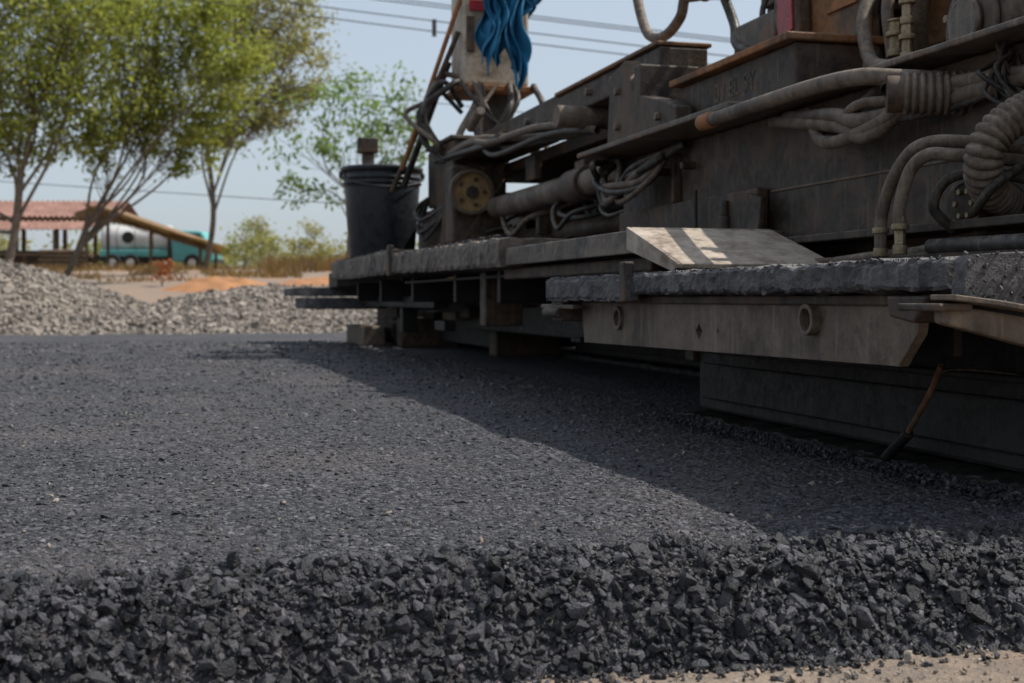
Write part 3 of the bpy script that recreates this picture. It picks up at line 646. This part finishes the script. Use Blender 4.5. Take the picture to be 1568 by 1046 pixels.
sweep('hose', [(1.2, 3.24, 1.08), (1.2, 3.2, .97), (1.2, 3.13, .885), (1.2, 3.02, .86), (1.2, 2.92, .885), (1.2, 2.88, .93), (1.22, 2.8, .94)], .013, 'rubberdust', pv, 12)
sweep('hose', [(1.2, 3.05, 1.1), (1.2, 3.0, .99), (1.2, 2.9, .93), (1.2, 2.75, .90), (1.22, 2.6, .87)], .011, 'rubberdust', pv, 12)
sweep('hose', [(1.18, 2.95, 1.1), (1.18, 2.86, .98), (1.2, 2.72, .95), (1.25, 2.6, .97)], .009, 'rubber', pv, 12)
cyl('green_valve', (1.2, 2.78, .96), (1.2, 2.72, 1.02), .025, 'green', pv); cyl('valve_end', (1.19, 2.76, .90), (1.19, 2.70, .93), .018, 'fitting', pv)
sweep('hose', [(1.2, 2.7, .92), (1.22, 2.66, .82), (1.2, 2.6, .76), (1.2, 2.5, .72)], .011, 'rubber', pv, 12)
PI = .0105
def rib(p, amp=.003): return lambda s, L: p+amp*(abs(math.sin(s*math.pi/PI))**.7*2-1)
sweep('ribbed_hose', [(1.005, 1.63, .498), (1.05, 1.605, .497), (1.12, 1.575, .50), (1.2, 1.56, .52), (1.34, 1.55, .555)], .028, 'rubberdust', pv, 28, 90, rib(.0275))
sweep('ribbed_hose', [(1.25, 1.42, .50), (1.13, 1.405, .475), (1.045, 1.40, .448), (.995, 1.405, .415), (.985, 1.415, .38), (1.01, 1.44, .35), (1.06, 1.47, .335)], .022, 'rubberdust', pv, 28, 70, rib(.0215))
cyl('hose_cuff', (.985, 1.64, .498), (1.02, 1.622, .498), .026, 'dark', pv)
r = np.random.default_rng(12)
for k in range(9):
    P = []; tl = r.normal()*.25
    for a in np.linspace(0, 2*math.pi*1.02, 9):
        P.append((1.115+k*.005+r.normal()*.003+tl*.03*math.sin(a), 1.578+.036*math.cos(a)+r.normal()*.003, .501+.036*math.sin(a)+r.normal()*.003))
    sweep('cable', P, .0032, 'rubber', pv, 7, 5)
for k in range(12):
    n_ = lambda s: r.normal()*s
    P = [(1.20+n_(.02), 1.55, .56+n_(.01)), (1.13+n_(.012), 1.53+n_(.01), .555+n_(.012)), (1.08+n_(.012), 1.50+n_(.01), .535+n_(.012)), (1.06+n_(.012), 1.47+n_(.012), .49+n_(.012)), (1.09+n_(.015), 1.45, .455+n_(.012)), (1.17, 1.43, .46+n_(.02))]
    sweep('cable', P, .0034, 'rubber', pv, 7, 8)
sweep('hose', [(1.10, 1.46, .40), (1.0, 1.47, .412), (.96, 1.51, .412), (.955, 1.56, .385), (.955, 1.60, .33), (.955, 1.605, .272)], .0085, 'rubberdust', pv, 14, 12)
sweep('hose', [(1.08, 1.44, .385), (.97, 1.45, .392), (.945, 1.475, .394), (.935, 1.50, .375), (.93, 1.515, .33), (.93, 1.515, .30)], .0085, 'rubberdust', pv, 14, 12)
sweep('hose', [(1.09, 1.42, .355), (1.02, 1.45, .37), (.98, 1.48, .365), (.97, 1.5, .33), (1.0, 1.5, .30)], .007, 'rubber', pv, 14, 12)
for (u_, v_) in ((.93, 1.515), (.955, 1.605)): fitting(u_, v_, .268, .318, .0095)
sweep('hose', [(1.05, 1.5, .30), (.99, 1.55, .276), (.96, 1.62, .270), (.94, 1.7, .264)], .007, 'rubberdust', pv)
sweep('hose', [(1.05, 1.42, .38), (.99, 1.40, .35), (.99, 1.44, .32), (1.04, 1.5, .335)], .006, 'rubber', pv)
cyl('hub_disc', (1.02, 1.50, .335), (1.05, 1.51, .335), .034, 'dark', pv, 32, .003); ring('hub_ring', (1.015, 1.50, .335), (1, .1, 0), .034, .027, .01, 'grey')
for k in range(6):
    a = k*math.pi/3; cyl('hub_bolt', (1.012, 1.50+.018*math.cos(a), .335+.018*math.sin(a)), (1.02, 1.50+.018*math.cos(a), .335+.018*math.sin(a)), .004, 'fitting', pv, 6, 0)
r = np.random.default_rng(21)
for k in range(7):
    n_ = lambda s: r.normal()*s
    sweep('hose', [(1.06, 3.0+n_(.03), .54), (1.0+n_(.02), 2.93+n_(.03), .49+n_(.02)), (1.0+n_(.015), 2.83+n_(.04), .45+n_(.025)), (1.02, 2.70+n_(.05), .475+n_(.02)), (1.06, 2.6+n_(.04), .535)], .006+.003*r.random(), 'rubberdust' if k % 3 == 0 else 'rubber', pv)
for k in range(5):
    n_ = lambda s: r.normal()*s
    sweep('hose', [(1.07, 2.05+n_(.08), .53), (1.03, 1.87+n_(.03), .49+n_(.015)), (1.02, 1.74+n_(.03), .47+n_(.02)), (1.05, 1.62, .49+n_(.012)), (1.09, 1.4, .5)], .006+.006*r.random(), ('rubberdust', 'brown', 'rubber')[k % 3], pv)
sweep('hose', [(1.14, 1.95, .60), (1.08, 1.80, .568), (1.03, 1.70, .535), (.99, 1.64, .505)], .012, 'rubberdust', pv)
# ---- far machinery
cyl('tele_tube', (1.1, 2.98, .52), (1.1, 4.3, .52), .036, 'brown', pv, 28); cyl('tele_tube_collar', (1.1, 3.3, .52), (1.1, 3.45, .52), .047, 'dark', pv, 28)
cyl('tele_tube', (1.22, 2.98, .42), (1.22, 5.0, .42), .03, 'dark', pv, 28)
cyl('end_disc', (1.02, 4.34, .575), (1.02, 4.37, .575), .075, 'yellow', pv, 36, .004); cyl('disc_hub', (1.02, 4.32, .575), (1.02, 4.345, .575), .02, 'dark', pv, 20)
ring('disc_rim', (1.02, 4.325, .575), (0, 1, 0), .078, .066, .03, 'brown')
for k in range(5):
    a = k*2*math.pi/5; cyl('disc_bolt', (1.02+.045*math.cos(a), 4.33, .575+.045*math.sin(a)), (1.02+.045*math.cos(a), 4.341, .575+.045*math.sin(a)), .007, 'dark', pv, 6, 0)
box('disc_housing', (.96, 1.15), (4.38, 4.5), (.40, .67), 'dark', pv, .01); box('gear_box', (1.0, 1.2), (4.55, 5.0), (.56, .78), 'dark', pv, .01)
box('gear_box_lid', (.99, 1.21), (4.54, 5.01), (.782, .795), 'grey', pv, .003); box('far_post', (.98, 1.06), (4.6, 4.75), (.37, .56), 'dark', pv); box('far_panel', (1.02, 1.04), (4.5, 5.3), (.36, .56), 'dark', pv)
box('back_wall', (1.45, 1.5), (2.95, 5.6), (.2, .66), 'black', pv); box('mid_deck', (1.1, 1.5), (2.95, 5.4), (.30, .33), 'dark', pv)
box('upper_deck', (1.2, 2.2), (3.0, 4.9), (.66, .70), 'dark', pv)
r = np.random.default_rng(31)
for k in range(40):
    v_ = r.uniform(2.98, 5.3); u_ = r.uniform(1.12, 1.4); z_ = r.uniform(.34, .6); a, b_, c_ = r.uniform(.02, .07, 3)
    box('mechanism_block', (u_, u_+a), (v_, v_+b_*1.6), (z_, z_+c_*1.3), r.choice(['dark', 'black', 'brown', 'rustdark'], p=[.5, .2, .2, .1]), pv, .004)
for k in range(14):
    v_ = r.uniform(2.95, 4.9); u_ = r.uniform(1.06, 1.25); z_ = r.uniform(.40, .68); L = r.uniform(.2, .6)
    sweep('hose', [(u_+.1, v_, z_), (u_, v_+L*.2, z_-.03), (u_-.02, v_+L*.5, z_-.06*r.random()-.02), (u_, v_+L*.8, z_), (u_+.12, v_+L, z_+.04)], r.uniform(.005, .010), r.choice(['rubber', 'rubber', 'rubberdust']), pv, 8)
# control box with its hoses
box('control_box', (1.07, 1.32), (4.68, 4.9), (1.0, 1.37), 'cream', pv, .012); box('control_box_lip', (1.05, 1.34), (4.66, 4.92), (.975, .998), 'rust', pv, .004)
box('control_box_post', (1.16, 1.26), (4.74, 4.84), (.70, .975), 'dark', pv); box('box_latch', (1.08, 1.11), (4.665, 4.68), (1.12, 1.25), 'dark', pv, .002); box('box_label', (1.09, 1.16), (4.67, 4.679), (1.27, 1.31), 'red', pv, .001)
cyl('leaning_rod', (.88, 4.9, .70), (1.12, 4.66, 1.5), .009, 'orange', pv); cyl('leaning_rod', (.85, 4.95, .62), (1.06, 4.72, 1.2), .010, 'dark', pv); cyl('leaning_rod', (.90, 4.98, .64), (1.04, 4.8, 1.1), .013, 'rubber', pv)
for k in range(9):
    u0 = 1.04+r.random()*.3; dp = r.uniform(.10, .28); sw = r.uniform(-.16, .12); n_ = lambda s: r.normal()*s
    sweep('hose', [(u0, 4.66, 1.0), (u0+sw*.3+n_(.01), 4.6+n_(.03), .97-dp*.3), (u0+sw*.8, 4.58, .95-dp*.8), (u0+sw+.05, 4.56+n_(.03), .94-dp), (u0+sw+.12+n_(.02), 4.6, .78+n_(.02)), (u0+sw+.18, 4.68, .82)], r.uniform(.007, .014), r.choice(['rubber', 'rubberdust', 'rubber']), pv, 10)
for k in range(5):
    n_ = lambda s: r.normal()*s
    sweep('hose', [(1.08, 4.75, 1.0+n_(.05)), (1.0+n_(.02), 4.72+n_(.04), .97+n_(.03)), (.94+n_(.03), 4.7+n_(.04), .89), (.95+n_(.03), 4.7+n_(.04), .78), (1.0, 4.68, .73+n_(.02)), (1.1, 4.66, .75)], .007+.005*r.random(), 'rubber' if k % 3 else 'rubberdust', pv, 10)
for k in range(4): sweep('hose', [(1.0, 5.0, .60), (.93+.01*k, 4.9, .55-.02*k), (.92+.02*(k % 2), 4.75, .50-.023*k), (.97, 4.66, .53-.015*k), (1.02, 4.6, .58)], .008, 'rubber', pv, 10)
for k in range(4):
    n_ = lambda s: r.normal()*s
    sweep('hose', [(1.0, 4.7+n_(.1), .73), (1.0+n_(.02), 4.3, .735+n_(.015)), (1.02+n_(.02), 4.0, .70+n_(.02)), (1.05, 3.7+n_(.1), .69+n_(.02)), (1.12, 3.3, .66)], .007+.004*r.random(), 'rubberdust' if k % 2 else 'rubber', pv, 10)
cyl('small_handle', (1.03, 4.4, .80), (1.03, 4.25, .84), .015, 'rubberdust', pv)

n = 700; u_ = rng.uniform(.70, .98, n); v_ = rng.uniform(1.06, 2.34, n); e = rng.random(n) < .5; u_[e] = .70+rng.exponential(.012, e.sum())
sz = np.clip(rng.lognormal(math.log(.0014), .5, n), .0007, .004); P1 = np.stack([u_, v_, .2485+sz*.1], -1)
n2 = 500; P2 = np.stack([rng.uniform(.70, 1.2, n2), rng.uniform(1.030, 1.036, n2), rng.uniform(.206, .254, n2)], -1); s2 = rng.uniform(.001, .0026, n2)
n3 = 5200; P3 = np.stack([.86+rng.normal(0, .016, n3), rng.uniform(1.1, 2.16, n3), rng.uniform(-.001, .009, n3)], -1); s3 = rng.uniform(.0012, .0045, n3)
n4 = 700; P4 = np.stack([.72+rng.exponential(.02, n4), rng.uniform(2.85, 5.7, n4), np.zeros(n4)], -1); P4[:, 2] = np.where(P4[:, 1] < 4.2, .353, .373); s4 = rng.uniform(.0015, .004, n4)
scatter('asphalt_crumbs', np.vstack([P1, P2, P3, P4]), np.concatenate([sz, s2, s3, s4]), 'aggr', pv)

# ------------------------------------------------------------------ bucket
bk = empty('plastic_bucket', TH); bc = (.85, 5.18); zb = .378
prof = [(.0, .0), (.128, .0), (.130, .004), (.150, .27), (.151, .285), (.158, .287), (.158, .293), (.152, .295), (.153, .305), (.160, .307), (.160, .313), (.154, .315), (.155, .335), (.163, .337), (.165, .352), (.160, .356), (.153, .352), (.148, .3), (.125, .02), (0, .02)]
seg = 64; V = [(bc[0]+p[0]*math.cos(2*math.pi*k/seg), bc[1]+p[0]*math.sin(2*math.pi*k/seg), zb+p[1]) for p in prof for k in range(seg)]
F = [(a*seg+k, a*seg+(k+1) % seg, (a+1)*seg+(k+1) % seg, (a+1)*seg+k) for a in range(len(prof)-1) for k in range(seg)]
o = obj_from('shell', V, F, M['plastic'], bk, True)
bm = bmesh.new(); bm.from_mesh(o.data); bmesh.ops.remove_doubles(bm, verts=bm.verts, dist=1e-5); bmesh.ops.recalc_face_normals(bm, faces=bm.faces); bm.to_mesh(o.data); bm.free()
hp = [(bc[0]-.166*math.cos(a)*1., bc[1]-.166*math.sin(a), zb+.325-.055*math.sin(a)) for a in np.linspace(-.2, math.pi+.2, 14)]
sweep('handle', hp, .003, 'wire', bk, 6, 4)
for s_ in (-1, 1): cyl('handle_ear', (bc[0]+s_*.158, bc[1], zb+.325), (bc[0]+s_*.172, bc[1], zb+.325), .014, 'plastic', bk, 16)
wl = empty('work_lamp', TH)
box('lamp_head', (.79, .875), (5.42, 5.47), (.82, .885), 'dark', wl, .006); box('lamp_neck', (.81, .86), (5.44, 5.46), (.735, .82), 'grey', wl, .004); box('lamp_base', (.80, .87), (5.42, 5.48), (.372, .735), 'dark', wl, .004)

# ------------------------------------------------------------------ blue cloth
cl = empty('hanging_cloth', TH)
def cloth(name, uc, v0, ztop, zbot, wtop, wbot, ph, dv=0.):
    nu, nz_ = 60, 70; V = []
    for b_ in range(nz_+1):
        t = b_/nz_; z = ztop+(zbot-ztop)*t
        w = wtop+(wbot-wtop)*t**.8+.02*math.sin(t*9+ph)
        for a in range(nu+1):
            s = a/nu-.5
            f = .022*math.sin(s*17+ph+2.5*t)+.014*math.sin(s*33+ph*2-3*t)+.03*noise.noise(Vector((s*4, t*4, ph)))
            V.append((uc+s*w+.015*math.sin(t*6+ph)+.02*noise.noise(Vector((s*3, t*3, ph+5))), v0+f*(1.2-.3*t)+dv*t, z+(.03*math.sin(s*12+ph)+.05*noise.noise(Vector((s*5, 3, ph))))*t))
    o = np_mesh(name, np.array(V), gridF(nz_+1, nu+1), M['cloth'], cl, smooth=True); md = o.modifiers.new('s', 'SOLIDIFY'); md.thickness = .002
cloth('body', 1.20, 4.60, 1.37, 1.10, .24, .12, .4); cloth('sleeve', 1.235, 4.57, 1.35, 1.01, .085, .06, 2.1); cloth('collar', 1.30, 4.60, 1.37, 1.27, .10, .07, 4.0); cloth('tail', 1.16, 4.57, 1.35, 1.06, .08, .05, 5.2)

# ------------------------------------------------------------------ light, sky, camera
d = Vector((-.575, .05, -.81)); d.rotate(Matrix.Rotation(TH, 3, 'Z')); d.normalize()
sl = bpy.data.lights.new('sun', 'SUN'); sl.energy = 5.0; sl.angle = math.radians(.5); sl.color = (1, .95, .88)
so = bpy.data.objects.new('sun', sl); COL.objects.link(so); so.rotation_euler = d.to_track_quat('-Z', 'Y').to_euler(); so.location = (5, -2, 10)
w = bpy.data.worlds.new('World'); S.world = w; w.use_nodes = True; nt = w.node_tree
sky = nt.nodes.new('ShaderNodeTexSky'); sky.sky_type = 'NISHITA'; sky.sun_disc = False
sky.sun_elevation = math.asin(-d.z); sky.sun_rotation = math.atan2(-d.x, -d.y); sky.dust_density = 3; sky.air_density = 1.0; sky.altitude = 50
hz = mixc(nt, .62, sky.outputs[0], (4.2, 4.8, 5.4))      # uniform dry-season haze over the clear sky
nt.links.new(hz, nt.nodes['Background'].inputs[0]); nt.nodes['Background'].inputs[1].default_value = .145
cam = bpy.data.cameras.new('camera'); co_ = bpy.data.objects.new('camera', cam); COL.objects.link(co_)
co_.location = (0, 0, .21); co_.rotation_euler = (math.pi/2, 0, 0); cam.lens = 45.92; cam.sensor_width = 36; cam.shift_y = -.0415
cam.clip_start = .02; cam.clip_end = 3000; cam.dof.use_dof = True; cam.dof.focus_distance = 1.45; cam.dof.aperture_fstop = 11
S.camera = co_
S.view_settings.view_transform = 'Standard'; S.view_settings.look = 'None'; S.view_settings.exposure = 0
